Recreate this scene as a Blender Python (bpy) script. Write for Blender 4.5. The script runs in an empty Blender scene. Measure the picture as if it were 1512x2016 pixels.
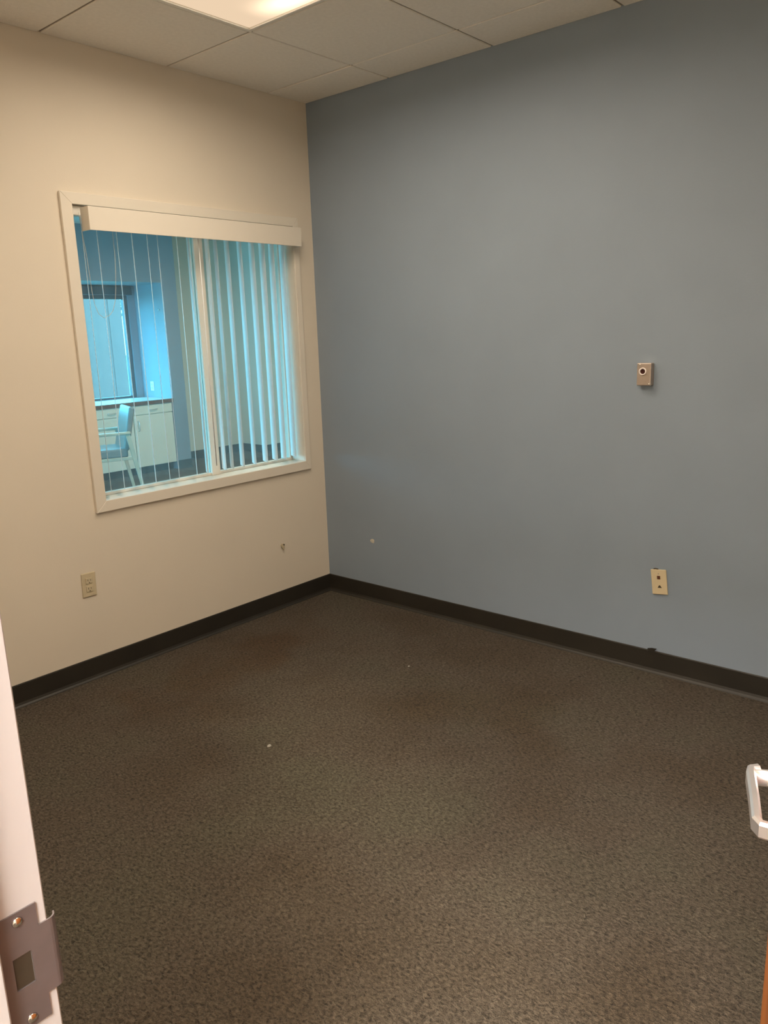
import bpy, bmesh, math, random
from mathutils import Vector, Matrix
R = math.radians
random.seed(7)

# ------------------------------------------------------------------ camera, world, light, exposure
scene = bpy.context.scene
col = scene.collection
cam_d = bpy.data.cameras.new('camera')
cam = bpy.data.objects.new('camera', cam_d)
col.objects.link(cam)
cam_d.sensor_fit = 'HORIZONTAL'
cam_d.sensor_width = 36.0
cam_d.lens = 1544.48 * 36.0 / 1512.0
cam_d.clip_start = 0.02
cr = Vector((0.6494, -0.7597, -0.0339)).normalized()
cw = Vector((0.7360, 0.6391, -0.2235)).normalized()
cu = cr.cross(cw).normalized()
cr = cw.cross(cu).normalized()
M = Matrix((cr, cu, -cw)).transposed().to_4x4()
M.translation = Vector((-3.2898, -3.3193, 1.5523))
cam.matrix_world = M
scene.camera = cam

SKY = (0.17, 0.68, 1.0)
SKY_STRENGTH = 15.0
TUBE = (1.0, 0.84, 0.655)          # warm fluorescent light
ROOM_W = (22.5, 36.0)             # the two room troffers: power moved from the seen one to the unseen one
HALL_W = 190.0                    # corridor troffer
FAR_W = 66.0                      # troffer of the next room
world = bpy.data.worlds.new('daylight')
scene.world = world
world.use_nodes = True
bg = world.node_tree.nodes['Background']
bg.inputs['Color'].default_value = (*SKY, 1)
bg.inputs['Strength'].default_value = SKY_STRENGTH
vs = scene.view_settings
vs.view_transform = 'Standard'
vs.look = 'None'
vs.exposure = 0.0
vs.gamma = 1.0
vs.use_curve_mapping = False

# ------------------------------------------------------------------ materials
MATS = {}
def mat(name, color, rough=0.6, metal=0.0, var=None, bump=None, spec=0.5, coat=0.0):
    """principled material; var=(scale, amount) colour mottling, bump=(scale, strength, distance)"""
    m = bpy.data.materials.new(name)
    m.use_nodes = True
    nt = m.node_tree
    b = nt.nodes['Principled BSDF']
    b.inputs['Base Color'].default_value = (*color, 1)
    b.inputs['Roughness'].default_value = rough
    b.inputs['Metallic'].default_value = metal
    b.inputs['Specular IOR Level'].default_value = spec
    b.inputs['Coat Weight'].default_value = coat
    tc = nt.nodes.new('ShaderNodeTexCoord')
    if var:
        n = nt.nodes.new('ShaderNodeTexNoise')
        n.inputs['Scale'].default_value = var[0]
        n.inputs['Detail'].default_value = 4
        nt.links.new(tc.outputs['Object'], n.inputs['Vector'])
        r = nt.nodes.new('ShaderNodeValToRGB')
        a = var[1]
        r.color_ramp.elements[0].position = 0.3
        r.color_ramp.elements[1].position = 0.7
        r.color_ramp.elements[0].color = (*[max(0, c * (1 - a)) for c in color], 1)
        r.color_ramp.elements[1].color = (*[min(1, c * (1 + a)) for c in color], 1)
        nt.links.new(n.outputs['Fac'], r.inputs['Fac'])
        nt.links.new(r.outputs['Color'], b.inputs['Base Color'])
    if bump:
        n2 = nt.nodes.new('ShaderNodeTexNoise')
        n2.inputs['Scale'].default_value = bump[0]
        n2.inputs['Detail'].default_value = 3
        nt.links.new(tc.outputs['Object'], n2.inputs['Vector'])
        bp = nt.nodes.new('ShaderNodeBump')
        bp.inputs['Strength'].default_value = bump[1]
        bp.inputs['Distance'].default_value = bump[2]
        nt.links.new(n2.outputs['Fac'], bp.inputs['Height'])
        nt.links.new(bp.outputs['Normal'], b.inputs['Normal'])
    MATS[name] = m
    return m

CREAM = (0.75, 0.685, 0.58)
mat('cream_paint', CREAM, 0.7, var=(3, 0.015), bump=(140, 0.12, 0.002))
mat('blue_paint', (0.256, 0.317, 0.388), 0.62, var=(2.5, 0.03), bump=(140, 0.15, 0.002))
mat('trim_paint', (0.78, 0.73, 0.64), 0.42, var=(6, 0.01))
mat('frame_paint', (0.55, 0.54, 0.54), 0.35, var=(8, 0.01))
mat('rubber_base', (0.022, 0.019, 0.014), 0.5, var=(6, 0.15))
mat('tile_white', (0.90, 0.86, 0.79), 0.9, var=(60, 0.03), bump=(220, 0.35, 0.002))
mat('tee_groove_shade', (0.26, 0.22, 0.17), 0.6, var=(10, 0.02))  # white tees coloured dark: shade of the tile grooves painted in
mat('metal_white', (0.80, 0.78, 0.72), 0.4, var=(10, 0.01))
mat('far_white', (0.74, 0.74, 0.66), 0.7, var=(3, 0.015), bump=(140, 0.1, 0.002))
mat('cabinet_white', (0.80, 0.78, 0.68), 0.45, var=(4, 0.015))
mat('counter_brown', (0.16, 0.075, 0.05), 0.35, var=(20, 0.2))
mat('counter_top', (0.55, 0.56, 0.54), 0.3, var=(30, 0.08))
mat('vane_white', (0.88, 0.90, 0.90), 0.45, var=(30, 0.02))
mat('cord_white', (0.62, 0.58, 0.50), 0.5, var=(60, 0.03))
mat('almond', (0.60, 0.52, 0.36), 0.35, var=(20, 0.03))
mat('almond_light', (0.66, 0.56, 0.37), 0.35, var=(20, 0.03))
mat('slot_dark', (0.05, 0.04, 0.025), 0.6, var=(40, 0.1))
mat('jack_brown', (0.10, 0.035, 0.015), 0.5, var=(40, 0.2))
mat('brushed_steel', (0.50, 0.42, 0.36), 0.42, 0.75, var=(30, 0.06), bump=(300, 0.1, 0.0005))
mat('chrome', (0.85, 0.82, 0.79), 0.16, 1.0, var=(12, 0.02))
mat('satin_nickel', (0.84, 0.82, 0.82), 0.34, 0.9, var=(12, 0.03))
mat('strike_metal', (0.20, 0.175, 0.175), 0.42, 0.5, var=(25, 0.10))
mat('button_red', (0.035, 0.004, 0.004), 0.25, var=(60, 0.2))
mat('ring_white', (0.93, 0.85, 0.82), 0.3, var=(40, 0.02))
mat('spackle', (0.56, 0.54, 0.46), 0.85, var=(60, 0.1), bump=(150, 0.4, 0.003))
mat('drywall_flake', (0.45, 0.38, 0.26), 0.9, var=(80, 0.15), bump=(200, 0.4, 0.002))
mat('lint_white', (0.48, 0.46, 0.41), 0.9, var=(80, 0.05))
mat('chair_vinyl', (0.20, 0.205, 0.20), 0.32, var=(8, 0.08))
mat('chair_wood', (0.52, 0.46, 0.35), 0.4, var=(14, 0.1))
mat('window_frame_dark', (0.10, 0.11, 0.13), 0.45, 0.3, var=(8, 0.08))
mat('outdoor_ground', (0.12, 0.15, 0.09), 0.95, var=(1.5, 0.25), bump=(20, 0.5, 0.02))
mat('leaf', (0.06, 0.10, 0.05), 0.6, var=(5, 0.3))
mat('bark', (0.09, 0.07, 0.05), 0.9, var=(12, 0.2), bump=(40, 0.5, 0.01))
mat('stucco', (0.155, 0.082, 0.074), 0.9, var=(4, 0.04), bump=(80, 0.3, 0.003))

def wood_mat():
    m = bpy.data.materials.new('door_wood'); m.use_nodes = True
    nt = m.node_tree; b = nt.nodes['Principled BSDF']
    tc = nt.nodes.new('ShaderNodeTexCoord'); mp = nt.nodes.new('ShaderNodeMapping')
    mp.inputs['Scale'].default_value = (14, 14, 0.9)
    n = nt.nodes.new('ShaderNodeTexNoise'); n.inputs['Scale'].default_value = 3; n.inputs['Detail'].default_value = 6
    r = nt.nodes.new('ShaderNodeValToRGB')
    r.color_ramp.elements[0].color = (0.20, 0.060, 0.012, 1); r.color_ramp.elements[1].color = (0.36, 0.125, 0.03, 1)
    r.color_ramp.elements[0].position = 0.35; r.color_ramp.elements[1].position = 0.68
    nt.links.new(tc.outputs['Object'], mp.inputs['Vector']); nt.links.new(mp.outputs['Vector'], n.inputs['Vector'])
    nt.links.new(n.outputs['Fac'], r.inputs['Fac']); nt.links.new(r.outputs['Color'], b.inputs['Base Color'])
    b.inputs['Roughness'].default_value = 0.38
    MATS['door_wood'] = m
wood_mat()

def carpet_mat():
    m = bpy.data.materials.new('carpet'); m.use_nodes = True
    nt = m.node_tree; b = nt.nodes['Principled BSDF']
    L = nt.links.new
    tc = nt.nodes.new('ShaderNodeTexCoord')
    # pile ridges: stretched along the view-facing tuft rows
    mp = nt.nodes.new('ShaderNodeMapping')
    mp.inputs['Rotation'].default_value = (0, 0, R(-8))
    mp.inputs['Scale'].default_value = (135, 82, 60)
    L(tc.outputs['Object'], mp.inputs['Vector'])
    n1 = nt.nodes.new('ShaderNodeTexNoise'); n1.inputs['Scale'].default_value = 1.0
    n1.inputs['Detail'].default_value = 3; n1.inputs['Roughness'].default_value = 0.55; n1.inputs['Distortion'].default_value = 0.6
    L(mp.outputs['Vector'], n1.inputs['Vector'])
    n2 = nt.nodes.new('ShaderNodeTexNoise'); n2.inputs['Scale'].default_value = 330; n2.inputs['Detail'].default_value = 2
    L(tc.outputs['Object'], n2.inputs['Vector'])
    add = nt.nodes.new('ShaderNodeMath'); add.operation = 'MULTIPLY_ADD'
    add.inputs[1].default_value = 0.45
    L(n2.outputs['Fac'], add.inputs[0]); L(n1.outputs['Fac'], add.inputs[2])
    # fine yarn colour
    r = nt.nodes.new('ShaderNodeValToRGB')
    r.color_ramp.elements[0].position = 0.48; r.color_ramp.elements[1].position = 0.97
    r.color_ramp.elements[0].color = (0.024, 0.0185, 0.0125, 1)
    r.color_ramp.elements[1].color = (0.172, 0.140, 0.104, 1)
    L(add.outputs[0], r.inputs['Fac'])
    # old stains and worn areas: broad patches with a hue of their own
    n3 = nt.nodes.new('ShaderNodeTexNoise'); n3.inputs['Scale'].default_value = 1.7; n3.inputs['Detail'].default_value = 3
    L(tc.outputs['Object'], n3.inputs['Vector'])
    r3 = nt.nodes.new('ShaderNodeValToRGB')
    e = r3.color_ramp.elements
    e[0].position = 0.34; e[0].color = (0.86, 0.79, 0.70, 1)
    e[1].position = 0.66; e[1].color = (1.0, 1.07, 1.0, 1)
    x = r3.color_ramp.elements.new(0.5); x.color = (1.0, 0.98, 0.96, 1)
    L(n3.outputs['Fac'], r3.inputs['Fac'])
    mx = nt.nodes.new('ShaderNodeMixRGB'); mx.blend_type = 'MULTIPLY'; mx.inputs['Fac'].default_value = 1
    L(r.outputs['Color'], mx.inputs['Color1']); L(r3.outputs['Color'], mx.inputs['Color2'])
    # a paler soft-edged band from the door towards the corner, and two spill stains
    def mth(op, a, b=None, c=None):
        n = nt.nodes.new('ShaderNodeMath'); n.operation = op
        for i, q in enumerate((a, b, c)):
            if q is None: continue
            if isinstance(q, (int, float)): n.inputs[i].default_value = q
            else: L(q, n.inputs[i])
        return n.outputs[0]
    sp = nt.nodes.new('ShaderNodeSeparateXYZ'); L(tc.outputs['Object'], sp.inputs[0])
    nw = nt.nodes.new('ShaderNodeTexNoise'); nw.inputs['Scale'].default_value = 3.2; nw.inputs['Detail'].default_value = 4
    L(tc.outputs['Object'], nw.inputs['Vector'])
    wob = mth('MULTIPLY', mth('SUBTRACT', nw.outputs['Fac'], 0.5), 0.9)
    def soft_band(ax, ay, bx, by, inner, outer):
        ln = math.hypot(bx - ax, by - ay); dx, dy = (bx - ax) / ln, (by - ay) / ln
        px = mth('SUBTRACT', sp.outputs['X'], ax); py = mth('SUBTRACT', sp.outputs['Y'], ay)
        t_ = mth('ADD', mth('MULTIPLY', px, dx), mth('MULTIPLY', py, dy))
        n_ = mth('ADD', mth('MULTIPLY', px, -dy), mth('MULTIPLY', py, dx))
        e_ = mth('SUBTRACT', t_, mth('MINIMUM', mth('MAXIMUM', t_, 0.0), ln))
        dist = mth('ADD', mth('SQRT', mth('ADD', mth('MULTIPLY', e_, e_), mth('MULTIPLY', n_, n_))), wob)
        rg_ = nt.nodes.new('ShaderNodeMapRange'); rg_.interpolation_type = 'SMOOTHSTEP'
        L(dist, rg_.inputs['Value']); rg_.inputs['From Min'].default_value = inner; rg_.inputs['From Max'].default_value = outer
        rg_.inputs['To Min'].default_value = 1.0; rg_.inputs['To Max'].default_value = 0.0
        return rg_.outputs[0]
    cur = mx.outputs['Color']
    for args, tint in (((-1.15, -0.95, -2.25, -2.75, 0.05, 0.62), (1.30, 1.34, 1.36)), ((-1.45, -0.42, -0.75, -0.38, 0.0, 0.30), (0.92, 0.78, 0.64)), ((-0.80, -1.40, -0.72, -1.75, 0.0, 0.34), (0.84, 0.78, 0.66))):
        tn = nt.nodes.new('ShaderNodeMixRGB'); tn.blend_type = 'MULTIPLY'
        L(soft_band(*args), tn.inputs['Fac']); L(cur, tn.inputs['Color1']); tn.inputs['Color2'].default_value = (*tint, 1)
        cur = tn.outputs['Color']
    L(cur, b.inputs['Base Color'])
    bp = nt.nodes.new('ShaderNodeBump'); bp.inputs['Strength'].default_value = 1.0; bp.inputs['Distance'].default_value = 0.014
    L(add.outputs[0], bp.inputs['Height']); L(bp.outputs['Normal'], b.inputs['Normal'])
    b.inputs['Roughness'].default_value = 0.95
    b.inputs['Specular IOR Level'].default_value = 0.15
    b.inputs['Sheen Weight'].default_value = 0.04
    b.inputs['Sheen Roughness'].default_value = 0.6
    MATS['carpet'] = m
carpet_mat()

def glass_mat(name, dust):
    m = bpy.data.materials.new(name); m.use_nodes = True
    nt = m.node_tree; nt.nodes.clear()
    o = nt.nodes.new('ShaderNodeOutputMaterial'); t = nt.nodes.new('ShaderNodeBsdfTransparent'); g = nt.nodes.new('ShaderNodeBsdfGlossy')
    t.inputs['Color'].default_value = (0.94, 0.985, 0.98, 1)
    g.inputs['Roughness'].default_value = 0.03
    mx = nt.nodes.new('ShaderNodeMixShader'); mx.inputs['Fac'].default_value = 0.03
    nt.links.new(t.outputs[0], mx.inputs[1]); nt.links.new(g.outputs[0], mx.inputs[2])
    # thin film of dust on the glass
    df = nt.nodes.new('ShaderNodeBsdfDiffuse'); tl = nt.nodes.new('ShaderNodeBsdfTranslucent')
    df.inputs['Color'].default_value = (0.8, 0.8, 0.8, 1); tl.inputs['Color'].default_value = (0.8, 0.8, 0.8, 1)
    md = nt.nodes.new('ShaderNodeMixShader'); md.inputs['Fac'].default_value = 0.5
    nt.links.new(df.outputs[0], md.inputs[1]); nt.links.new(tl.outputs[0], md.inputs[2])
    no = nt.nodes.new('ShaderNodeTexNoise'); no.inputs['Scale'].default_value = 5
    mr = nt.nodes.new('ShaderNodeMapRange'); mr.inputs['To Min'].default_value = dust * 0.8; mr.inputs['To Max'].default_value = dust * 1.2
    nt.links.new(no.outputs['Fac'], mr.inputs['Value'])
    m2 = nt.nodes.new('ShaderNodeMixShader')
    nt.links.new(mr.outputs[0], m2.inputs['Fac']); nt.links.new(mx.outputs[0], m2.inputs[1]); nt.links.new(md.outputs[0], m2.inputs[2])
    nt.links.new(m2.outputs[0], o.inputs[0])
    MATS[name] = m
glass_mat('window_glass', 0.055)
glass_mat('outer_glass', 0.01)
def lens_mat(name, strength):
    """lit prismatic lens: brighter along the two tubes above it, pricked by small prisms"""
    m = bpy.data.materials.new(name); m.use_nodes = True
    nt = m.node_tree; nt.nodes.clear(); L = nt.links.new
    o = nt.nodes.new('ShaderNodeOutputMaterial'); e = nt.nodes.new('ShaderNodeEmission')
    e.inputs['Color'].default_value = (1.0, 0.75, 0.51, 1)
    tc = nt.nodes.new('ShaderNodeTexCoord'); v = nt.nodes.new('ShaderNodeTexVoronoi'); v.inputs['Scale'].default_value = 160
    v.inputs['Randomness'].default_value = 0.0
    L(tc.outputs['Object'], v.inputs['Vector'])
    sx = nt.nodes.new('ShaderNodeSeparateXYZ'); L(tc.outputs['Object'], sx.inputs[0])
    def mth(op, a, b=None):
        n = nt.nodes.new('ShaderNodeMath'); n.operation = op
        for i, q in enumerate((a, b)):
            if q is None: continue
            if isinstance(q, (int, float)): n.inputs[i].default_value = q
            else: L(q, n.inputs[i])
        return n.outputs[0]
    d = mth('DIVIDE', mth('SUBTRACT', mth('ABSOLUTE', sx.outputs['X']), 0.21), 0.07)
    across = mth('POWER', 2.718, mth('MULTIPLY', mth('MULTIPLY', d, d), -1.0))
    rng = nt.nodes.new('ShaderNodeMapRange'); rng.interpolation_type = 'SMOOTHSTEP'
    L(mth('ABSOLUTE', sx.outputs['Y']), rng.inputs['Value'])
    rng.inputs['From Min'].default_value = 0.28; rng.inputs['From Max'].default_value = 0.50
    rng.inputs['To Min'].default_value = 1.0; rng.inputs['To Max'].default_value = 0.0
    glow = mth('MULTIPLY', mth('MULTIPLY', across, rng.outputs[0]), 1.6)
    tot = mth('ADD', mth('MULTIPLY', v.outputs['Distance'], 0.25), mth('ADD', glow, 0.9))
    L(mth('MULTIPLY', tot, strength), e.inputs['Strength']); L(e.outputs[0], o.inputs[0])
    MATS[name] = m
lens_mat('lens_room', 0.85)
lens_mat('lens_hall', 2.0)

# ------------------------------------------------------------------ mesh helpers
def box(bm, a, b, bev=0.0, seg=1):
    """axis-aligned box between corners a and b"""
    a, b = Vector(a), Vector(b)
    lo = Vector([min(a[i], b[i]) for i in range(3)]); hi = Vector([max(a[i], b[i]) for i in range(3)])
    vs_ = [bm.verts.new((x, y, z)) for x in (lo.x, hi.x) for y in (lo.y, hi.y) for z in (lo.z, hi.z)]
    q = [(0, 1, 3, 2), (4, 6, 7, 5), (0, 4, 5, 1), (2, 3, 7, 6), (0, 2, 6, 4), (1, 5, 7, 3)]
    fs = [bm.faces.new([vs_[i] for i in f]) for f in q]
    if bev > 0:
        es = list({e for f in fs for e in f.edges})
        bmesh.ops.bevel(bm, geom=es, offset=bev, segments=seg, affect='EDGES', profile=0.5)
    return vs_

def B(a, b, bev=0.0, seg=1):
    bm = bmesh.new(); box(bm, a, b, bev, seg); return bm

def cyl(bm, p0, p1, r0, r1=None, n=16, caps=True):
    p0, p1 = Vector(p0), Vector(p1); r1 = r0 if r1 is None else r1
    d = (p1 - p0).normalized()
    up = Vector((0, 0, 1)) if abs(d.z) < 0.9 else Vector((1, 0, 0))
    s = d.cross(up).normalized(); t = d.cross(s)
    ra = [bm.verts.new(p0 + (s * math.cos(k * 2 * math.pi / n) + t * math.sin(k * 2 * math.pi / n)) * r0) for k in range(n)]
    rb = [bm.verts.new(p1 + (s * math.cos(k * 2 * math.pi / n) + t * math.sin(k * 2 * math.pi / n)) * r1) for k in range(n)]
    for k in range(n):
        bm.faces.new((ra[k], ra[(k + 1) % n], rb[(k + 1) % n], rb[k]))
    if caps:
        bm.faces.new(ra[::-1]); bm.faces.new(rb)

def tube(bm, pts, r, n=6):
    pts = [Vector(p) for p in pts]
    rings = []
    prev = None
    for i, p in enumerate(pts):
        d = (pts[min(i + 1, len(pts) - 1)] - pts[max(i - 1, 0)]).normalized()
        up = prev if prev is not None else (Vector((0, 1, 0)) if abs(d.y) < 0.9 else Vector((1, 0, 0)))
        s = d.cross(up).normalized(); t = s.cross(d).normalized(); prev = t
        rings.append([bm.verts.new(p + (s * math.cos(k * 2 * math.pi / n) + t * math.sin(k * 2 * math.pi / n)) * r) for k in range(n)])
    for a, b in zip(rings, rings[1:]):
        for k in range(n):
            bm.faces.new((a[k], a[(k + 1) % n], b[(k + 1) % n], b[k]))
    bm.faces.new(rings[0][::-1]); bm.faces.new(rings[-1])

def prism(bm, prof, p0, p1, plane):
    """extrude a closed 2-D profile between p0 and p1; plane(u, v) gives the offset vector"""
    a = [bm.verts.new(Vector(p0) + plane(u, v)) for u, v in prof]
    b = [bm.verts.new(Vector(p1) + plane(u, v)) for u, v in prof]
    n = len(prof)
    for k in range(n):
        bm.faces.new((a[k], a[(k + 1) % n], b[(k + 1) % n], b[k]))
    bm.faces.new(a[::-1]); bm.faces.new(b)

def obj(name, bm, material, parent=None, smooth=False, label=None):
    """link bm (in the parent's local frame) as one mesh object"""
    bmesh.ops.recalc_face_normals(bm, faces=bm.faces)
    me = bpy.data.meshes.new(name); bm.to_mesh(me); bm.free()
    me.materials.append(MATS[material])
    if smooth:
        for p in me.polygons: p.use_smooth = True
    o = bpy.data.objects.new(name, me); col.objects.link(o)
    if parent is not None: o.parent = parent
    if label: o['label'] = label
    return o

def world_obj(name, bm, material, origin, parent=None, smooth=False):
    """like obj(), with bm given in world space and its origin put at `origin`; parent must be unrotated at world place"""
    o_ = Vector(origin)
    bmesh.ops.translate(bm, verts=bm.verts, vec=-o_)
    o = obj(name, bm, material, parent, smooth)
    o.location = o_ - (parent.location if parent is not None else Vector((0, 0, 0)))
    return o

def tag(o, label, cat, group=None):
    o['label'] = label; o['category'] = cat
    if group: o['group'] = group
    return o

def thing(name, label, cat, loc=(0, 0, 0), rotz=0.0, group=None):
    o = bpy.data.objects.new(name, None); o.empty_display_size = 0.1
    col.objects.link(o); o.location = loc; o.rotation_euler = (0, 0, rotz)
    return tag(o, label, cat, group)

def struct(name, bm, material, label, parent=None):
    o = obj(name, bm, material, parent)
    if parent is None:
        o['kind'] = 'structure'; o['label'] = label
    return o

def struct_empty(name, label, loc=(0, 0, 0), rotz=0.0):
    o = bpy.data.objects.new(name, None); o.empty_display_size = 0.1
    col.objects.link(o); o.location = loc; o.rotation_euler = (0, 0, rotz)
    o['kind'] = 'structure'; o['label'] = label
    return o

# ------------------------------------------------------------------ the place: sizes in metres
H = 2.7795                     # ceiling
XW = -3.027                    # room face of the door wall
YS = -3.86                     # room face of the wall behind the open door
OX0, OX1, OZ0, OZ1 = -1.441, -0.162, 0.835, 2.130      # interior window opening
WT = 0.20                      # thickness of the window wall
YJ, DW = -2.652, 0.9174        # strike jamb face, door opening width
HY = YJ - DW                   # hinge side
DH = 2.075                     # door opening height
XH = -3.185                    # corridor face of the door wall
FY = 4.81                      # far room: blue wall with the counter alcove
NX0, NX1, NZ1, NYB = -0.45, 2.27, 2.20, 5.42           # alcove

# floor
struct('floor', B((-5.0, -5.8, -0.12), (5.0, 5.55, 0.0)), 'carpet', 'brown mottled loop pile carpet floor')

# walls of the room
def wall_with_hole(axis, lo, hi, t0, t1, ho, hi_o, z0, z1, top):
    """slab along `axis` ('x' or 'y') from lo to hi, thickness t0..t1, hole ho..hi_o by z0..z1"""
    bm = bmesh.new()
    def bx(a0, a1, zz0, zz1):
        if a1 - a0 < 1e-5 or zz1 - zz0 < 1e-5: return
        if axis == 'x': box(bm, (a0, t0, zz0), (a1, t1, zz1))
        else: box(bm, (t0, a0, zz0), (t1, a1, zz1))
    bx(lo, ho, 0, top); bx(hi_o, hi, 0, top); bx(ho, hi_o, 0, z0); bx(ho, hi_o, z1, top)
    return bm
TOP = 2.95
struct('wall_north', wall_with_hole('x', -5.0, 4.8, 0.0, WT, OX0 - 0.02, OX1 + 0.02, OZ0 - 0.02, OZ1 + 0.02, TOP), 'cream_paint',
       'cream painted wall holding the interior window')
struct('wall_east', B((0.0, YS - 0.12, 0.0), (0.12, 0.0, TOP)), 'blue_paint', 'blue grey painted accent wall')
struct('wall_south', B((XH, YS - 0.12, 0.0), (0.0, YS, TOP)), 'cream_paint', 'cream painted wall behind the open door')
struct('wall_west', wall_with_hole('y', YS, 0.0, XH, XW, HY - 0.03, YJ + 0.03, 0.0, DH + 0.03, TOP), 'cream_paint',
       'cream painted wall with the door opening')
# corridor outside the door
struct('wall_corridor_side', B((-4.92, -5.6, 0.0), (-4.80, 0.0, TOP)), 'cream_paint', 'cream painted corridor wall')
struct('wall_corridor_end', B((-4.80, -5.72, 0.0), (XH, -5.60, TOP)), 'cream_paint', 'cream painted wall at the corridor end')
struct('wall_corridor_near', B((XH, -5.6, 0.0), (XH + 0.12, YS - 0.12, TOP)), 'cream_paint', 'cream painted corridor wall past the door')
struct('ceiling_corridor', B((-4.80, -5.6, H), (XH, 0.0, TOP)), 'tile_white', 'white corridor ceiling')

# ceiling: slab, tees and separate lay-in tiles
T = 0.6096
ceil = struct('ceiling', B((XW, YS, H + 0.03), (0.0, 0.0, TOP)), 'tile_white', 'white suspended ceiling of two foot acoustic tiles')
gx = [-0.274 - T * k for k in range(5)]
gy = [-0.590 - T * k for k in range(6)]
xs = [0.0] + [g for g in gx if g > XW] + [XW]
ys = [0.0] + [g for g in gy if g > YS] + [YS]
TROF = (1, 2, 1)               # first column, last column, row of the light fitting
G = 0.0055
tile_cache = {}
def bevel_tile(w, d):
    key = (round(w, 4), round(d, 4))
    if key not in tile_cache:
        bm = bmesh.new()
        box(bm, (-w / 2, -d / 2, 0.0), (w / 2, d / 2, 0.016), 0.003)
        bmesh.ops.recalc_face_normals(bm, faces=bm.faces)
        me = bpy.data.meshes.new('ceiling_tile'); bm.to_mesh(me); bm.free()
        me.materials.append(MATS['tile_white']); tile_cache[key] = me
    return tile_cache[key]
LIGHTS = [(-1.4935, -0.884, -1.8095, -0.590), (-2.7125, -2.103, -3.0285, -1.8095)]
rnd = random.Random(3)
for i in range(len(xs) - 1):
    for j in range(len(ys) - 1):
        x1, x0 = xs[i], xs[i + 1]; y1, y0 = ys[j], ys[j + 1]
        cx, cy = (x0 + x1) / 2, (y0 + y1) / 2
        if any(l[0] < cx < l[1] and l[2] < cy < l[3] for l in LIGHTS): continue
        w = (x1 - x0) - (G if i and i < len(xs) - 2 else G * 0.5) * (2 if i and i < len(xs) - 2 else 1)
        d = (y1 - y0) - (G if j and j < len(ys) - 2 else G * 0.5) * (2 if j and j < len(ys) - 2 else 1)
        o = bpy.data.objects.new('ceiling_tile', bevel_tile(w, d)); col.objects.link(o); o.parent = ceil
        ox = cx + (G * 0.25 if i == 0 else 0); oy = cy + (G * 0.25 if j == 0 else 0)
        o.location = (ox, oy, H - 0.002 + rnd.uniform(-0.0012, 0.0012))
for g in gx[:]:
    if g > XW + 0.02: obj('grid_tee', B((g - 0.012, YS, H + 0.004), (g + 0.012, 0.0, H + 0.012)), 'tee_groove_shade', ceil)
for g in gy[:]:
    if g > YS + 0.02: obj('grid_tee', B((XW, g - 0.012, H + 0.0035), (0.0, g + 0.012, H + 0.0115)), 'tee_groove_shade', ceil)

# light fittings
def troffer(label, x0, x1, y0, y1, z, lens, watts, spread, color=TUBE):
    cx, cy = (x0 + x1) / 2, (y0 + y1) / 2
    t = thing('ceiling_light', label, 'ceiling light', (cx, cy, z))
    w, d = (x1 - x0) / 2 - 0.006, (y1 - y0) / 2 - 0.006
    fr = bmesh.new(); k = 0.022
    box(fr, (-w, -d, -0.006), (w, -d + k, 0.012), 0.002); box(fr, (-w, d - k, -0.006), (w, d, 0.012), 0.002)
    box(fr, (-w, -d + k, -0.006), (-w + k, d - k, 0.012), 0.002); box(fr, (w - k, -d + k, -0.006), (w, d - k, 0.012), 0.002)
    obj('frame', fr, 'metal_white', t)
    obj('lens', B((-w + k, -d + k, 0.001), (w - k, d - k, 0.005)), lens, t)
    obj('housing', B((-w + 0.01, -d + 0.01, 0.013), (w - 0.01, d - 0.01, 0.026)), 'metal_white', t)
    ld = bpy.data.lights.new('fluorescent_tubes', 'AREA'); ld.shape = 'RECTANGLE'
    ld.size = 2 * (w - k) - 0.02; ld.size_y = 2 * (d - k) - 0.02
    ld.energy = watts; ld.color = color; ld.spread = R(spread)
    lo = bpy.data.objects.new('fluorescent_tubes', ld); col.objects.link(lo)
    lo.parent = t; lo.location = (0, 0, -0.001)
    return t
troffer('lit fluorescent ceiling light with prismatic lens nearest the corner', *LIGHTS[0], H, 'lens_room', ROOM_W[0], 170)
troffer('lit fluorescent ceiling light with prismatic lens nearer the door', *LIGHTS[1], H, 'lens_room', ROOM_W[1], 170)
troffer('corridor ceiling light outside the door', -4.6, -3.99, -3.95, -2.73, H - 0.012, 'lens_hall', HALL_W, 172, (1.0, 0.93, 0.88))
troffer('ceiling light of the next room', 1.2, 2.42, 2.0, 2.61, H - 0.012, 'lens_hall', FAR_W, 172, (1.0, 0.88, 0.66))

# cove baseboards
def base_profile(h=0.105):
    return [(0, 0), (0.016, 0), (0.014, 0.004), (0.008, 0.010), (0.0045, 0.020), (0.0038, h - 0.004), (0.002, h), (0, h)]
def baseboard(name, p0, p1, nrm, label):
    """run from p0 to p1 on a wall whose face looks along nrm"""
    bm = bmesh.new(); n = Vector(nrm)
    prism(bm, base_profile(), (*p0, 0), (*p1, 0), lambda u, v: n * u + Vector((0, 0, v)))
    return struct(name, bm, 'rubber_base', label)
baseboard('baseboard_north', (XW, 0.0), (0.0, 0.0), (0, -1, 0), 'dark rubber baseboard along the cream window wall')
be = baseboard('baseboard_east', (0.0, 0.0), (0.0, YS), (-1, 0, 0), 'dark rubber baseboard along the blue wall')
baseboard('baseboard_south', (XW, YS), (0.0, YS), (0, 1, 0), 'dark rubber baseboard behind the door')
baseboard('baseboard_west', (XW, YJ + 0.076), (XW, 0.0), (1, 0, 0), 'dark rubber baseboard on the door wall')
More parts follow.
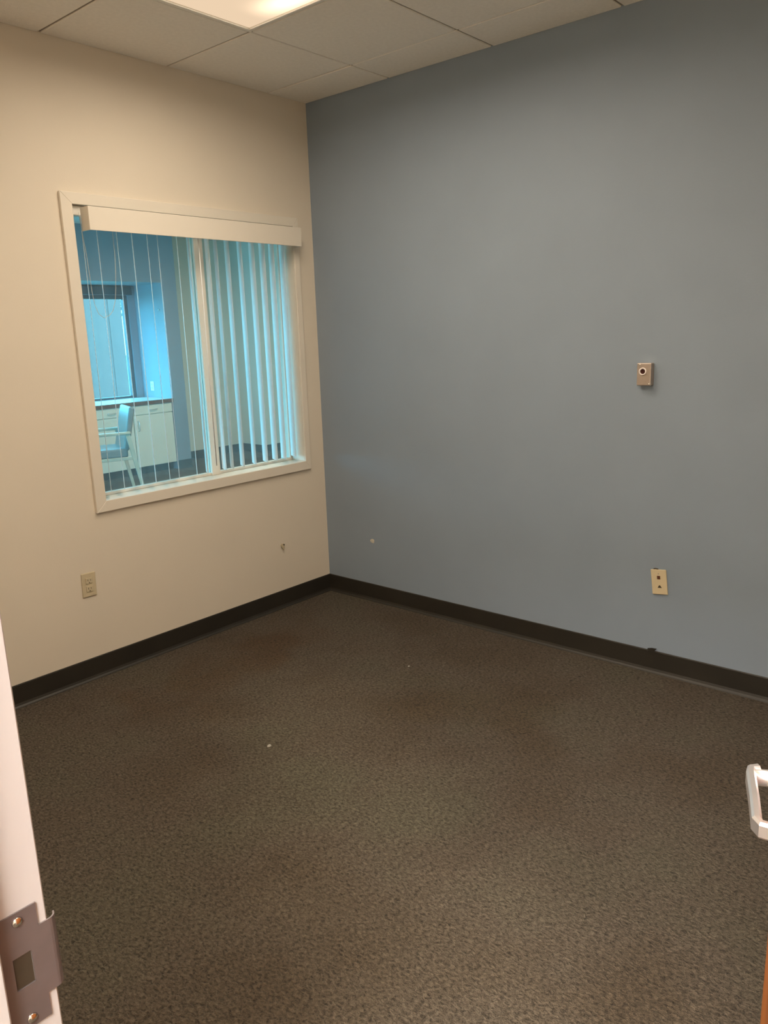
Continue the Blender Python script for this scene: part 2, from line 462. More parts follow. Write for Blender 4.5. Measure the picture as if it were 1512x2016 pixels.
# torn lip of the blue wall's baseboard
fl = bmesh.new()
pts = [(-2.022, 0.098), (-2.050, 0.098), (-2.066, 0.1190), (-2.045, 0.1175), (-2.024, 0.1120)]
a = [fl.verts.new((-0.004, y, z)) for y, z in pts]; b_ = [fl.verts.new((-0.010, y - 0.003, z + 0.002)) for y, z in pts]
for k in range(5): fl.faces.new((a[k], a[(k + 1) % 5], b_[(k + 1) % 5], b_[k]))
fl.faces.new(a); fl.faces.new(b_[::-1])
obj('torn_flap', fl, 'rubber_base', be)

# ------------------------------------------------------------------ interior window
win = struct_empty('window_1', 'interior window with mitred cream casing and two panes', (0, 0, 0))
def mitre(name, outer, inner, y0, y1):
    """one mitred casing board: quad outer[0],outer[1],inner[1],inner[0] in x-z, thickness y0..y1"""
    bm = bmesh.new()
    q = [outer[0], outer[1], inner[1], inner[0]]
    a = [bm.verts.new((x, y0, z)) for x, z in q]; b = [bm.verts.new((x, y1, z)) for x, z in q]
    for k in range(4): bm.faces.new((a[k], a[(k + 1) % 4], b[(k + 1) % 4], b[k]))
    bm.faces.new(a); bm.faces.new(b[::-1])
    bmesh.ops.bevel(bm, geom=bm.edges[:], offset=0.0015, segments=1, affect='EDGES')
    return obj(name, bm, 'trim_paint', win)
CX0, CX1, CZ0, CZ1 = -1.493, -0.123, 0.7845, 2.178
O = [(CX0, CZ1), (CX1, CZ1), (CX1, CZ0), (CX0, CZ0)]
I = [(OX0, OZ1), (OX1, OZ1), (OX1, OZ0), (OX0, OZ0)]
for k in range(4):
    mitre('casing', (O[k], O[(k + 1) % 4]), (I[k], I[(k + 1) % 4]), -0.016, 0.0)
# jamb lining
GY = 0.115                     # glass plane
obj('jamb_liner', B((OX0 - 0.018, 0.0, OZ0), (OX0 - 0.0005, WT, OZ1)), 'trim_paint', win)
obj('jamb_liner', B((OX1 + 0.0005, 0.0, OZ0), (OX1 + 0.018, WT, OZ1)), 'trim_paint', win)
obj('head_liner', B((OX0 - 0.018, 0.0, OZ1 + 0.0005), (OX1 + 0.018, WT, OZ1 + 0.018)), 'trim_paint', win)
obj('sill', B((OX0 - 0.018, -0.014, OZ0 - 0.018), (OX1 + 0.018, WT, OZ0 - 0.0005), 0.001), 'trim_paint', win)
# glazing bars and stops
fb = bmesh.new(); s = 0.014
box(fb, (OX0, GY - 0.014, OZ0), (OX1, GY + 0.014, OZ0 + s), 0.002); box(fb, (OX0, GY - 0.014, OZ1 - s), (OX1, GY + 0.014, OZ1), 0.002)
box(fb, (OX0, GY - 0.014, OZ0 + s), (OX0 + s, GY + 0.014, OZ1 - s), 0.002); box(fb, (OX1 - s, GY - 0.014, OZ0 + s), (OX1, GY + 0.014, OZ1 - s), 0.002)
obj('glazing_stop', fb, 'trim_paint', win)
MX = -0.728
obj('mullion', B((MX - 0.027, GY - 0.030, OZ0), (MX + 0.027, GY - 0.014, OZ1), 0.002), 'trim_paint', win)
obj('mullion', B((MX - 0.020, GY - 0.014, OZ0), (MX + 0.020, GY + 0.014, OZ1)), 'trim_paint', win)
obj('pane', B((OX0 + s * 0.5, GY - 0.003, OZ0 + s * 0.5), (MX - 0.020, GY + 0.003, OZ1 - s * 0.5)), 'window_glass', win)
obj('pane', B((MX + 0.020, GY - 0.003, OZ0 + s * 0.5), (OX1 - s * 0.5, GY + 0.003, OZ1 - s * 0.5)), 'window_glass', win)

# vertical blind inside the opening
bl = thing('vertical_blind', 'white vertical blind with cream valance hung in the interior window', 'blind', (-0.80, 0.0, 2.02))
def blo(name, bm, m, smooth=False): return world_obj(name, bm, m, (-0.80, 0.0, 2.02), bl, smooth)
vb = bmesh.new()
box(vb, (OX0 + 0.032, -0.082, 2.020), (OX1 - 0.004, -0.078, 2.117), 0.001)
blo('valance', vb, 'trim_paint')
for x in (OX0 + 0.032, OX1 - 0.008):
    blo('valance_return', B((x, -0.0778, 2.020), (x + 0.004, -0.017, 2.117), 0.0008), 'trim_paint')
blo('headrail', B((OX0 + 0.006, 0.008, 2.088), (OX1 - 0.006, 0.052, 2.128), 0.003), 'metal_white')
vanes = [(-1.385, 60.9), (-1.314, 60.0), (-1.217, 58.9), (-1.140, 58.9), (-1.059, 57.0), (-1.003, 56.1), (-0.894, 55.4), (-0.830, 62.0),
         (-0.718, 67.0), (-0.666, 63.5), (-0.594, 66.0), (-0.511, 65.3), (-0.430, 68.0), (-0.358, 69.0), (-0.291, 67.5), (-0.215, 67.5)]
VW = 0.089
def vane_mesh():
    bm = bmesh.new(); n = 6; rows = []
    for z in (0.0, 1.215):
        f = []; bk = []
        for k in range(n + 1):
            u = -VW / 2 + VW * k / n
            c = 0.0018 * (1 - (2 * u / VW) ** 2)
            f.append(bm.verts.new((u, c, z))); bk.append(bm.verts.new((u, c - 0.0009, z)))
        rows.append(f + bk[::-1])
    m_ = len(rows[0])
    for k in range(m_): bm.faces.new((rows[0][k], rows[0][(k + 1) % m_], rows[1][(k + 1) % m_], rows[1][k]))
    bm.faces.new(rows[0][::-1]); bm.faces.new(rows[1])
    bmesh.ops.recalc_face_normals(bm, faces=bm.faces)
    me = bpy.data.meshes.new('vane'); bm.to_mesh(me); bm.free(); me.materials.append(MATS['vane_white']); return me
vm = vane_mesh()
cm = bmesh.new(); box(cm, (-0.012, -0.002, 0), (0.012, 0.002, 0.022), 0.001)
me_c = bpy.data.meshes.new('vane_clip'); cm.to_mesh(me_c); cm.free(); me_c.materials.append(MATS['vane_white'])
for x, phi in vanes:
    v = bpy.data.objects.new('vane', vm); col.objects.link(v); v.parent = bl
    v.location = Vector((x, 0.030, 0.868)) - bl.location; v.rotation_euler = (0, 0, R(phi))
    c = bpy.data.objects.new('vane_clip', me_c); col.objects.link(c); c.parent = v; c.location = (0, 0.0015, 1.200)
wd = bmesh.new(); cyl(wd, (-0.804, -0.020, 0.905), (-0.800, -0.016, 2.086), 0.0028, 0.0024, 8)
blo('tilt_wand', wd, 'vane_white', True)
# bead chain loop at the left end
cb = bmesh.new()
lp = [(-1.407, 2.10), (-1.400, 2.01), (-1.393, 1.93), (-1.3885, 1.84), (-1.386, 1.77), (-1.380, 1.715), (-1.366, 1.675), (-1.342, 1.657), (-1.314, 1.667),
      (-1.292, 1.690), (-1.276, 1.735), (-1.2675, 1.785), (-1.259, 1.86), (-1.254, 1.94), (-1.2547, 2.03), (-1.255, 2.10)]
tube(cb, [(x, 0.0, z) for x, z in lp], 0.0011, 5)
blo('bead_chain', cb, 'cord_white', True)

# ------------------------------------------------------------------ door frame, strike, door
fr = struct_empty('trim_1', 'white painted door frame with strike plate', (0, 0, 0))
SX = -3.0745                   # room edge of the stop
obj('jamb', B((XH - 0.002, YJ, 0.0), (XW + 0.002, YJ + 0.028, DH), 0.0015), 'frame_paint', fr)
obj('jamb', B((XH - 0.002, HY - 0.028, 0.0), (XW + 0.002, HY, DH), 0.0015), 'frame_paint', fr)
obj('head', B((XH - 0.002, HY - 0.028, DH), (XW + 0.002, YJ + 0.028, DH + 0.028), 0.0015), 'frame_paint', fr)
obj('stop', B((XH + 0.02, YJ - 0.014, 0.0), (SX, YJ, DH - 0.014), 0.0015), 'frame_paint', fr)
obj('stop', B((XH + 0.02, HY, 0.0), (SX, HY + 0.014, DH - 0.014), 0.0015), 'frame_paint', fr)
obj('stop', B((XH + 0.02, HY, DH - 0.014), (SX, YJ, DH), 0.0015), 'frame_paint', fr)
for xx, sx in ((XH, -1), (XW, 1)):      # casings on both wall faces
    for y0, y1 in ((YJ + 0.029, YJ + 0.075), (HY - 0.075, HY - 0.029)):
        obj('casing', B((xx, y0, 0.0), (xx + sx * 0.011, y1, DH + 0.075), 0.002), 'frame_paint', fr)
    obj('casing', B((xx, HY - 0.029, DH + 0.029), (xx + sx * 0.011, YJ + 0.029, DH + 0.075), 0.002), 'frame_paint', fr)
# strike plate: tall plate with a lip that runs past the jamb edge
ZC = 0.9875
sp_loc = Vector((-3.0525, YJ, ZC))
def strike():
    bm = bmesh.new()
    x0, x1, xl, h, hl = -3.0715, -3.0345, XW + 0.003, 0.062, 0.0375
    y0, y1 = YJ - 0.0016, YJ - 0.0001
    hx0, hx1, hz = -3.0615, -3.0440, 0.017
    # outline with lip, hole cut as a frame of boxes
    box(bm, (x0, y0, ZC + hz), (x1, y1, ZC + h)); box(bm, (x0, y0, ZC - h), (x1, y1, ZC - hz))
    box(bm, (x0, y0, ZC - hz), (hx0, y1, ZC + hz)); box(bm, (hx1, y0, ZC - hz), (x1, y1, ZC + hz))
    box(bm, (x1, y0, ZC - hl), (xl, y1, ZC + hl))
    return bm
sp = world_obj('strike_plate', strike(), 'strike_metal', sp_loc, fr)
sp['label'] = 'dark metal strike plate with a lip'
lp_ = bmesh.new()                       # curled end of the lip
for k in range(5):
    a0, a1 = R(18 * k), R(18 * (k + 1)); r_ = 0.008
    cx_, cy_ = XW + 0.003, YJ - 0.0016 + r_
    p = [(cx_ + r_ * math.sin(a0), cy_ - r_ * math.cos(a0)), (cx_ + r_ * math.sin(a1), cy_ - r_ * math.cos(a1))]
    q = [(cx_ + (r_ - 0.0015) * math.sin(a0), cy_ - (r_ - 0.0015) * math.cos(a0)), (cx_ + (r_ - 0.0015) * math.sin(a1), cy_ - (r_ - 0.0015) * math.cos(a1))]
    vsl = [lp_.verts.new((x - sp_loc.x, y - sp_loc.y, z)) for z in (-0.0375, 0.0375) for x, y in (p[0], p[1], q[1], q[0])]
    for f in ((0, 1, 2, 3), (4, 7, 6, 5), (0, 4, 5, 1), (1, 5, 6, 2), (2, 6, 7, 3), (3, 7, 4, 0)): lp_.faces.new([vsl[i] for i in f])
obj('lip', lp_, 'strike_metal', sp)
obj('latch_pocket', B((-0.0085, -0.0005, -0.0165), (0.0080, 0.0150, 0.0165)), 'slot_dark', sp)
for dz in (-0.0525, 0.0525):
    sc = bmesh.new(); cyl(sc, (0, -0.0030, dz), (0, -0.0014, dz), 0.0042, 0.0052, 14)
    obj('screw', sc, 'chrome', sp, True, 'shiny screw head')

TH = R(28.4)
dr = struct_empty('door_1', 'brown wooden door standing partly open with a metal lever', (XW, HY, 0.0), TH)
DWL = 0.912
obj('door_leaf', B((0.003, 0.0, 0.008), (DWL, 0.0445, DH - 0.004), 0.0015), 'door_wood', dr)
for z in (0.25, 1.05, 1.85):
    hb = bmesh.new(); cyl(hb, (0.0, -0.006, z - 0.055), (0.0, -0.006, z + 0.055), 0.006, None, 12)
    obj('hinge', hb, 'satin_nickel', dr, True)
def lever(side):
    """lever set on one face: rose, neck, grip running to the hinge, return to the door"""
    s_ = 1 if side > 0 else -1
    f0 = 0.0445 if side > 0 else 0.0
    u0, z0 = DWL - 0.070, 0.995
    bm = bmesh.new(); cyl(bm, (u0, f0, z0), (u0, f0 + s_ * 0.009, z0), 0.033, 0.031, 28)
    lv = obj('door_handle', bm, 'satin_nickel', dr, False, 'satin metal lever handle with its end turned back to the door')
    nk = bmesh.new(); cyl(nk, (u0, f0 + s_ * 0.009, z0), (u0, f0 + s_ * 0.052, z0), 0.011, 0.010, 18)
    obj('neck', nk, 'satin_nickel', lv, True)
    gp = bmesh.new()
    path = [(u0 + 0.013, 0.044, 0), (u0 + 0.010, 0.053, 0), (u0, 0.056, 0), (u0 - 0.055, 0.064, 0), (u0 - 0.098, 0.071, -0.001), (u0 - 0.106, 0.068, -0.002), (u0 - 0.108, 0.059, -0.003), (u0 - 0.108, 0.016, -0.004)]
    hh, tt = 0.0105, 0.0055
    rings = []
    for i, (u, n, dz) in enumerate(path):
        p = Vector((u, f0 + s_ * n, z0 + dz))
        pa = path[max(i - 1, 0)]; pb = path[min(i + 1, len(path) - 1)]
        d = Vector((pb[0] - pa[0], s_ * (pb[1] - pa[1]), 0)).normalized(); sd = Vector((-d.y, d.x, 0))
        rings.append([gp.verts.new(p + sd * a * tt + Vector((0, 0, b * hh))) for a, b in ((-1, -.7), (-.5, -1), (.5, -1), (1, -.7), (1, .7), (.5, 1), (-.5, 1), (-1, .7))])
    for a, b in zip(rings, rings[1:]):
        for k in range(8): gp.faces.new((a[k], a[(k + 1) % 8], b[(k + 1) % 8], b[k]))
    gp.faces.new(rings[0][::-1]); gp.faces.new(rings[-1])
    obj('grip', gp, 'satin_nickel', lv)
lever(1); lever(-1)
obj('latch_bolt', B((DWL, 0.014, 0.985), (DWL + 0.010, 0.030, 1.010), 0.002), 'satin_nickel', dr)

# ------------------------------------------------------------------ wall fittings
def plate_frame(name, label, cat, loc, rot):
    t = thing(name, label, cat, loc); t.rotation_euler = rot; return t
# local frame: X across, Z up, Y into the wall (front face at negative Y)
t = plate_frame('wall_outlet', 'almond duplex outlet low on the cream wall under the window', 'outlet', (-1.569, 0.0, 0.460), (0, R(1.5), 0))
obj('cover_plate', B((-0.035, -0.006, -0.057), (0.035, 0.0, 0.057), 0.0035, 2), 'almond', t)
for dz in (-0.0195, 0.0195):
    rc = bmesh.new(); box(rc, (-0.0165, -0.0085, dz - 0.014), (0.0165, -0.0058, dz + 0.014), 0.002, 2)
    r_ = obj('receptacle', rc, 'almond', t)
    for dx, hh in ((-0.0063, 0.0045), (0.0063, 0.0037)):
        obj('slot', B((dx - 0.0011, -0.0089, dz + 0.003 - hh), (dx + 0.0011, -0.0084, dz + 0.003 + hh)), 'slot_dark', r_)
    g = bmesh.new(); cyl(g, (0, -0.0089, dz - 0.0085), (0, -0.0084, dz - 0.0085), 0.0025, None, 10); obj('ground_hole', g, 'slot_dark', r_)
sc = bmesh.new(); cyl(sc, (0, -0.0072, 0), (0, -0.0058, 0), 0.003, None, 10); obj('screw', sc, 'almond', t)

t = plate_frame('jack_plate', 'yellowed almond data jack plate sitting crooked low on the blue wall', 'wall plate', (0.0, -2.0643, 0.4341), (0, 0, 0))
t.rotation_euler = (R(-7.0), 0, 0)       # hangs a little askew
# this one lies on the blue wall: front looks along -X, Y runs along the wall
obj('cover_plate', B((-0.0075, -0.035, -0.057), (-0.0015, 0.035, 0.057), 0.003, 2), 'almond_light', t)
obj('jack', B((-0.0085, -0.0065, 0.013), (-0.0070, 0.0075, 0.0285), 0.0005), 'jack_brown', t, False, 'reddish brown empty jack hole')
tri = bmesh.new(); prism(tri, [(-0.009, -0.026), (0.009, -0.026), (0.004, -0.017), (0.0, -0.0135), (-0.004, -0.017)], (-0.0084, -0.001, 0), (-0.0072, -0.001, 0), lambda u, v: Vector((0, u, v)))
obj('phone_socket', tri, 'slot_dark', t)
sc = bmesh.new(); cyl(sc, (-0.0086, 0, 0.038), (-0.0072, 0, 0.038), 0.003, None, 10); obj('screw', sc, 'brushed_steel', t)
ch = bmesh.new(); tube(ch, [(-0.002, 0.022, 0.0585), (-0.003, 0.014, 0.0605), (-0.003, 0.006, 0.0590), (-0.002, 0.001, 0.0570)], 0.0028, 6)
obj('cable_end', ch, 'slot_dark', t, True, 'black cable end poking out on top')

t = thing('push_button_box', 'small metal push button box with dark red button on the blue wall', 'switch', (0.0, -1.9685, 1.341))
bx_ = B((-0.035, -0.0305, -0.0465), (0.0, 0.0305, 0.0465), 0.0025, 2)
obj('box_body', bx_, 'brushed_steel', t)
rg = bmesh.new()
ring = []
for k in range(28):
    a = k * 2 * math.pi / 28
    ring.append([rg.verts.new((x, 0.0045 + r_ * math.cos(a), 0.0125 + r_ * math.sin(a))) for x, r_ in ((-0.0349, 0.0165), (-0.0385, 0.0158), (-0.0385, 0.0112), (-0.0349, 0.0105))])
for k in range(28):
    A, Bq = ring[k], ring[(k + 1) % 28]
    for i in range(4): rg.faces.new((A[i], A[(i + 1) % 4], Bq[(i + 1) % 4], Bq[i]))
obj('bezel', rg, 'ring_white', t, True, 'pale ring around the button')
bt = bmesh.new(); cyl(bt, (-0.0349, 0.0045, 0.0125), (-0.0368, 0.0045, 0.0125), 0.0103, 0.0095, 24); obj('button', bt, 'button_red', t, False, 'dark red round button')
for dy, dz in ((0.0180, 0.0405), (-0.0240, -0.0405)):
    sc = bmesh.new(); cyl(sc, (-0.0349, dy, dz), (-0.0362, dy, dz), 0.0032, 0.0024, 12); obj('screw', sc, 'chrome', t, True, 'shiny screw head')

# patch of filler on the blue wall, torn wall plug on the cream wall, lint on the carpet
def blob(rad, thick, seed, squash=1.0, n=14):
    rr = random.Random(seed); bm = bmesh.new()
    c = bm.verts.new((0, 0, thick)); base = bm.verts.new((0, 0, 0))
    o_ = []; m_ = []
    for k in range(n):
        a = k * 2 * math.pi / n; r_ = rad * rr.uniform(0.82, 1.15)
        o_.append(bm.verts.new((r_ * math.cos(a), r_ * math.sin(a) * squash, 0)))
        m_.append(bm.verts.new((0.7 * r_ * math.cos(a), 0.7 * r_ * math.sin(a) * squash, thick * rr.uniform(0.7, 1.0))))
    for k in range(n):
        j = (k + 1) % n
        bm.faces.new((o_[k], o_[j], m_[j], m_[k])); bm.faces.new((m_[k], m_[j], c)); bm.faces.new((o_[j], o_[k], base))
    return bm
o = obj('filler_patch', blob(0.0135, 0.0015, 4, 1.15), 'spackle'); o.rotation_euler = (0, R(-90), 0); o.location = (0.0, -0.3646, 0.368)
tag(o, 'small pale filler patch on the blue wall near the corner', 'patch')
t = thing('wall_plug', 'torn wall plug sticking out of the cream wall near the corner', 'wall plug', (-0.373, 0.0, 0.366))
fk = bmesh.new()
fo = [(-0.013, 0.012), (-0.005, 0.016), (0.003, 0.013), (0.011, 0.015), (0.012, 0.006), (0.007, -0.008), (0.002, -0.020), (-0.004, -0.016), (-0.011, -0.002)]
fa = [fk.verts.new((x, -0.0005 - 0.006 * max(0, (0.016 - z)) / 0.036, z)) for x, z in fo]; fb_ = [fk.verts.new((x * 0.9, -0.004 - 0.010 * (0.016 - z) / 0.036, z)) for x, z in fo]
for k in range(9): fk.faces.new((fa[k], fa[(k + 1) % 9], fb_[(k + 1) % 9], fb_[k]))
fk.faces.new(fa); fk.faces.new(fb_[::-1])
obj('paper_flake', fk, 'drywall_flake', t)
hh_ = bmesh.new(); cyl(hh_, (0.007, -0.010, 0.009), (0.007, 0.0, 0.009), 0.0040, 0.0045, 12); obj('plug', hh_, 'slot_dark', t)
o = obj('lint', blob(0.010, 0.006, 11, 0.6, 10), 'lint_white'); o.location = (-1.5103, -1.1417, 0.0)
tag(o, 'white speck of lint on the middle of the carpet, the bigger of two', 'lint', 'specks on the carpet')
o = obj('lint', blob(0.0055, 0.004, 12, 0.8, 10), 'lint_white'); o.location = (-0.609, -1.1142, 0.0)
tag(o, 'tiny white speck of lint on the carpet nearer the corner', 'lint', 'specks on the carpet')

# ------------------------------------------------------------------ far room seen through the window
RX1 = 2.46                     # right end of the blue pier
bmw = bmesh.new()
box(bmw, (-2.6, FY, 0.0), (NX0, 5.60, TOP))              # left of the alcove
box(bmw, (NX0, FY, NZ1), (NX1, 5.60, TOP))               # soffit over it
box(bmw, (NX1, FY, 0.0), (RX1, 5.60, TOP))               # pier
struct('wall_far', bmw, 'blue_paint', 'blue wall of the next room with a counter alcove')
# outer wall at the back of the alcove with the window opening
WX0, WX1, WZ0, WZ1 = -0.30, 2.18, 0.868, 2.09
bw = bmesh.new()
box(bw, (NX0, NYB, 0.0), (WX0, NYB + 0.16, NZ1)); box(bw, (WX1, NYB, 0.0), (NX1, NYB + 0.16, NZ1))
box(bw, (WX0, NYB, 0.0), (WX1, NYB + 0.16, WZ0)); box(bw, (WX0, NYB, WZ1), (WX1, NYB + 0.16, NZ1))
struct('wall_outer', bw, 'blue_paint', 'blue back wall of the counter alcove')
bw = bmesh.new()
box(bw, (RX1, 5.32, 0.0), (3.70, 5.60, TOP)); box(bw, (3.70, 4.85, 0.0), (4.8, 5.60, TOP))
struct('wall_far_white', bw, 'far_white', 'white wall of the next room with a step in it')
struct('wall_far_side', B((4.68, WT, 0.0), (4.8, 4.85, TOP)), 'far_white', 'white right hand wall of the next room')
struct('wall_far_end', wall_with_hole('y', WT, FY, -2.6, -2.48, 0.90, 4.30, 0.50, 1.95, TOP), 'far_white', 'white left hand wall of the next room')
w3 = struct_empty('window_3', 'wide outside window in the left hand wall of the next room', (0, 0, 0))
f3 = bmesh.new()
for y0, y1, z0, z1 in ((0.90, 4.30, 0.50, 0.55), (0.90, 4.30, 1.90, 1.95), (0.90, 0.95, 0.55, 1.90), (4.25, 4.30, 0.55, 1.90)):
    box(f3, (-2.57, y0, z0), (-2.51, y1, z1), 0.003)
obj('window_frame', f3, 'window_frame_dark', w3)
for y in (2.017, 3.133):
    obj('mullion', B((-2.565, y, 0.55), (-2.515, y + 0.05, 1.90), 0.002), 'window_frame_dark', w3)
for y0, y1 in ((0.95, 2.017), (2.067, 3.133), (3.183, 4.25)):
    obj('pane', B((-2.543, y0, 0.55), (-2.537, y1, 1.90)), 'outer_glass', w3)
struct('ceiling_far', B((-2.48, WT, H), (4.68, 5.32, TOP)), 'tile_white', 'white ceiling of the next room')
baseboard('baseboard_far', (RX1, 5.32), (3.70, 5.32), (0, -1, 0), 'dark rubber baseboard on the white wall of the next room')
baseboard('baseboard_step', (3.70, 5.32), (3.70, 4.85), (-1, 0, 0), 'dark rubber baseboard on the step of the white wall')
baseboard('baseboard_far_right', (3.70, 4.85), (4.68, 4.85), (0, -1, 0), 'dark rubber baseboard right of the wall step')
baseboard('baseboard_pier', (NX1, FY), (RX1, FY), (0, -1, 0), 'dark rubber baseboard on the blue pier')
baseboard('baseboard_pier_side', (RX1, FY), (RX1, 5.32), (1, 0, 0), 'dark rubber baseboard on the side of the blue pier')

# alcove window
w2 = struct_empty('window_2', 'outside window at the back of the counter alcove', (0, 0, 0))
f2 = bmesh.new(); k = 0.045
box(f2, (WX0, NYB + 0.02, WZ0), (WX1, NYB + 0.09, WZ0 + 0.022), 0.003); box(f2, (WX0, NYB + 0.02, WZ1 - k), (WX1, NYB + 0.09, WZ1), 0.003)
box(f2, (WX0, NYB + 0.02, WZ0 + 0.022), (WX0 + k, NYB + 0.09, WZ1 - k), 0.003); box(f2, (WX1 - k, NYB + 0.02, WZ0 + 0.022), (WX1, NYB + 0.09, WZ1 - k), 0.003)
obj('window_frame', f2, 'window_frame_dark', w2)
obj('mullion', B((0.92, NYB + 0.025, WZ0 + 0.022), (0.96, NYB + 0.085, WZ1 - k), 0.002), 'window_frame_dark', w2)
obj('pane', B((WX0 + k, NYB + 0.052, WZ0 + 0.022), (0.92, NYB + 0.058, WZ1 - k)), 'outer_glass', w2)
obj('pane', B((0.96, NYB + 0.052, WZ0 + 0.022), (WX1 - k, NYB + 0.058, WZ1 - k)), 'outer_glass', w2)

obj('header_board', B((WX0 - 0.03, NYB - 0.06, WZ1), (WX1 + 0.03, NYB - 0.001, NZ1 - 0.012), 0.004), 'window_frame_dark', w2)

# base cabinets and worktop
CY, UW = 4.835, 0.54           # cabinet front plane (behind the doors), unit width
names = ['white base cabinet against the blue pier at the right end of the counter',
         'white base cabinet second from the blue pier, behind the chair',
         'white base cabinet third from the blue pier under the counter',
         'white base cabinet fourth from the blue pier under the counter',
         'white base cabinet at the left end of the counter, farthest from the pier']
for i in range(5):
    x1 = NX1 - 0.016 - i * UW; x0 = x1 - UW + 0.003
    t = thing('base_cabinet', names[i], 'cabinet', ((x0 + x1) / 2, CY, 0.0), 0, 'base cabinets under the counter')
    def cb_(name, bm, m, par=t): 
        o_ = obj(name, bm, m, par); return o_
    hw = (x1 - x0) / 2
    cbm = bmesh.new(); box(cbm, (-hw, 0.0, 0.095), (hw, 0.55, 0.820)); cb_('carcass', cbm, 'cabinet_white')
    cb_('toe_kick', B((-hw, 0.075, 0.0), (hw, 0.55, 0.095)), 'rubber_base')
    df = cb_('drawer_front', B((-hw + 0.004, -0.020, 0.708), (hw - 0.004, -0.0005, 0.815), 0.002), 'cabinet_white')
    dd = cb_('cabinet_door', B((-hw + 0.004, -0.020, 0.098), (hw - 0.004, -0.0005, 0.700), 0.002), 'cabinet_white')
    hd = bmesh.new(); tube(hd, [(-0.05, -0.020, 0.758), (-0.048, -0.038, 0.758), (-0.03, -0.046, 0.758), (0.03, -0.046, 0.758), (0.048, -0.038, 0.758), (0.05, -0.020, 0.758)], 0.005, 8)
    obj('drawer_pull', hd, 'satin_nickel', df, True)
    sx = -1 if i % 2 == 0 else 1
    xh = sx * (hw - 0.055)
    hd = bmesh.new(); tube(hd, [(xh, -0.020, 0.52), (xh, -0.038, 0.523), (xh, -0.046, 0.54), (xh, -0.046, 0.62), (xh, -0.038, 0.637), (xh, -0.020, 0.64)], 0.005, 8)
    obj('door_pull', hd, 'satin_nickel', dd, True)
ct = thing('countertop', 'long counter top with brown front edge over the white cabinets', 'countertop', (0.91, 5.1, 0.822))
def cto(name, bm, m): return world_obj(name, bm, m, tuple(ct.location), ct)
cto('top_slab', B((NX0 + 0.002, FY - 0.003, 0.822), (NX1 - 0.002, NYB - 0.014, 0.862)), 'counter_top')
cto('front_edge', B((NX0 + 0.002, FY - 0.012, 0.818), (NX1 - 0.002, FY - 0.0032, 0.8625), 0.002), 'counter_brown')

# outlet and bolt on the pier's alcove side
t = thing('alcove_outlet', 'white outlet above the counter on the blue alcove side wall', 'outlet', (NX1, 5.211, 1.0))
obj('cover_plate', B((-0.006, -0.035, -0.057), (0.0, 0.035, 0.057), 0.003), 'metal_white', t)
for dz in (-0.02, 0.02):
    obj('receptacle', B((-0.0085, -0.0165, dz - 0.014), (-0.0058, 0.0165, dz + 0.014), 0.002), 'almond', t)
hk = bmesh.new(); cyl(hk, (0.0, 0, 0), (-0.012, 0, 0), 0.011, 0.009, 14)
o = obj('wall_fitting', hk, 'chrome', None, True); o.location = (NX1, 4.922, 1.898)
tag(o, 'small shiny fitting high on the blue alcove side wall', 'fitting')

# guest chair
t = thing('guest_chair', 'grey vinyl guest chair with pale wooden arms and legs by the cabinets', 'chair', (0.83, 4.07, 0.0), R(160))
seat = bmesh.new(); box(seat, (-0.24, -0.235, 0.405), (0.27, 0.235, 0.500), 0.022, 3); obj('seat', seat, 'chair_vinyl', t)
bk = bmesh.new(); box(bk, (-0.030, -0.225, 0.0), (0.030, 0.225, 0.44), 0.018, 3)
bmesh.ops.rotate(bk, verts=bk.verts, cent=(0, 0, 0), matrix=Matrix.Rotation(R(-13), 3, 'Y')); bmesh.ops.translate(bk, verts=bk.verts, vec=(-0.225, 0, 0.475))
obj('backrest', bk, 'chair_vinyl', t)
for sy in (-1, 1):
    y = sy * 0.262
    ar = bmesh.new(); box(ar, (-0.275, y - 0.024, 0.640), (0.27, y + 0.024, 0.668), 0.008, 2); obj('armrest', ar, 'chair_wood', t)
    def leg(p0, p1, w0, w1):
        bm = bmesh.new(); vs_ = []
        for (px, pz), w in ((p0, w0), (p1, w1)):
            vs_ += [bm.verts.new((px + a * w, y + b * 0.013, pz)) for a, b in ((-1, -1), (1, -1), (1, 1), (-1, 1))]
        for f in ((0, 3, 2, 1), (4, 5, 6, 7), (0, 1, 5, 4), (1, 2, 6, 5), (2, 3, 7, 6), (3, 0, 4, 7)): bm.faces.new([vs_[i] for i in f])
        obj('leg', bm, 'chair_wood', t)
    leg((-0.36, 0.0), (-0.245, 0.641), 0.014, 0.022)
    leg((0.245, 0.0), (0.225, 0.641), 0.014, 0.020)
    rl = bmesh.new(); box(rl, (-0.27, y - 0.012, 0.385), (0.23, y + 0.012, 0.415), 0.003); obj('seat_rail', rl, 'chair_wood', t)

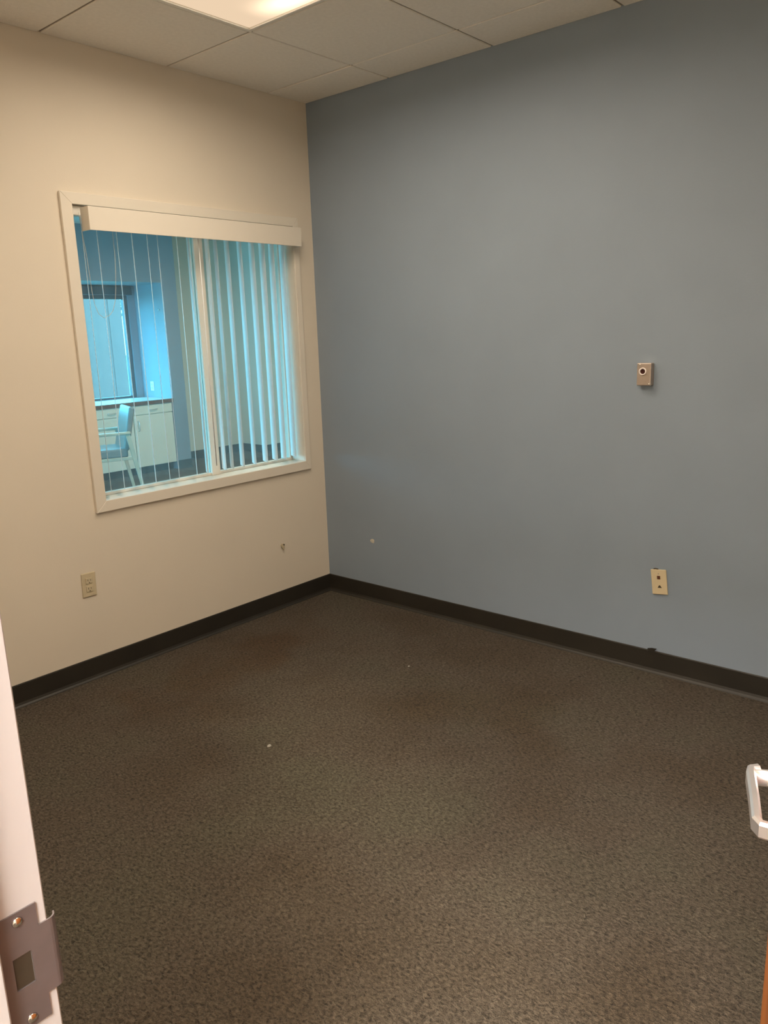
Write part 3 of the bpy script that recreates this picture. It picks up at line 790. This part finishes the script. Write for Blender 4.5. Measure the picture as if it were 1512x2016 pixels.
# ------------------------------------------------------------------ outdoors
struct('ground_outdoors', B((-60, 5.62, -0.35), (60, 90, -0.25)), 'outdoor_ground', 'lawn outside the alcove window')
tr = thing('garden_tree', 'leafy tree outside the alcove window', 'tree', (24.7, 40.5, -0.25))
tr.scale = (2.5, 2.5, 2.5)
tk = bmesh.new(); cyl(tk, (0, 0, 0), (0.05, 0.0, 1.5), 0.09, 0.05, 10); obj('trunk', tk, 'bark', tr, True)
cr_ = bmesh.new(); rr = random.Random(5)
for k in range(1400):
    a, e_, d = rr.uniform(0, 6.28), rr.uniform(-1, 1), rr.uniform(0.3, 1.0) ** 0.5
    c = Vector((0.8 * d * math.cos(a) * math.sqrt(1 - e_ * e_), 0.8 * d * math.sin(a) * math.sqrt(1 - e_ * e_), 1.9 + 0.95 * d * e_))
    u = Vector((rr.gauss(0, 1), rr.gauss(0, 1), rr.gauss(0, 1))).normalized(); v = u.cross(Vector((rr.gauss(0, 1), rr.gauss(0, 1), rr.gauss(0, 1)))).normalized()
    f = [cr_.verts.new(c + u * 0.055), cr_.verts.new(c + v * 0.028), cr_.verts.new(c - u * 0.055), cr_.verts.new(c - v * 0.028)]
    cr_.faces.new(f)
o = obj('crown', cr_, 'leaf', tr); o['kind'] = 'stuff'

# pale building across the lawn
hs = thing('outbuilding', 'pale flat roofed building across the lawn outside the alcove window', 'building', (8.0, 20.0, -0.25))
obj('wall', B((-1.9, -2.0, 0.0), (1.8, 2.0, 4.4)), 'stucco', hs)
obj('roof', B((-2.0, -2.1, 4.4), (1.9, 2.1, 4.6), 0.02), 'window_frame_dark', hs)
for x in (-1.0, -0.2, 0.6, 1.4):
    obj('batten', B((x - 0.03, -2.03, 0.0), (x + 0.03, -2.0, 4.4)), 'stucco', hs)

# light portals (they give off no light): they only help the renderer sample the sky through the two outside windows
pd = bpy.data.lights.new('window_portal', 'AREA'); pd.shape = 'RECTANGLE'; pd.size = WX1 - WX0; pd.size_y = WZ1 - WZ0
pd.cycles.is_portal = True
po = bpy.data.objects.new('window_portal', pd); col.objects.link(po)
po.location = ((WX0 + WX1) / 2, NYB + 0.15, (WZ0 + WZ1) / 2); po.rotation_euler = (R(-90), 0, 0)
pd = bpy.data.lights.new('window_portal', 'AREA'); pd.shape = 'RECTANGLE'; pd.size = 3.4; pd.size_y = 1.45
pd.cycles.is_portal = True
po = bpy.data.objects.new('window_portal', pd); col.objects.link(po)
po.location = (-2.59, 2.6, 1.225); po.rotation_euler = (R(90), 0, R(-90))
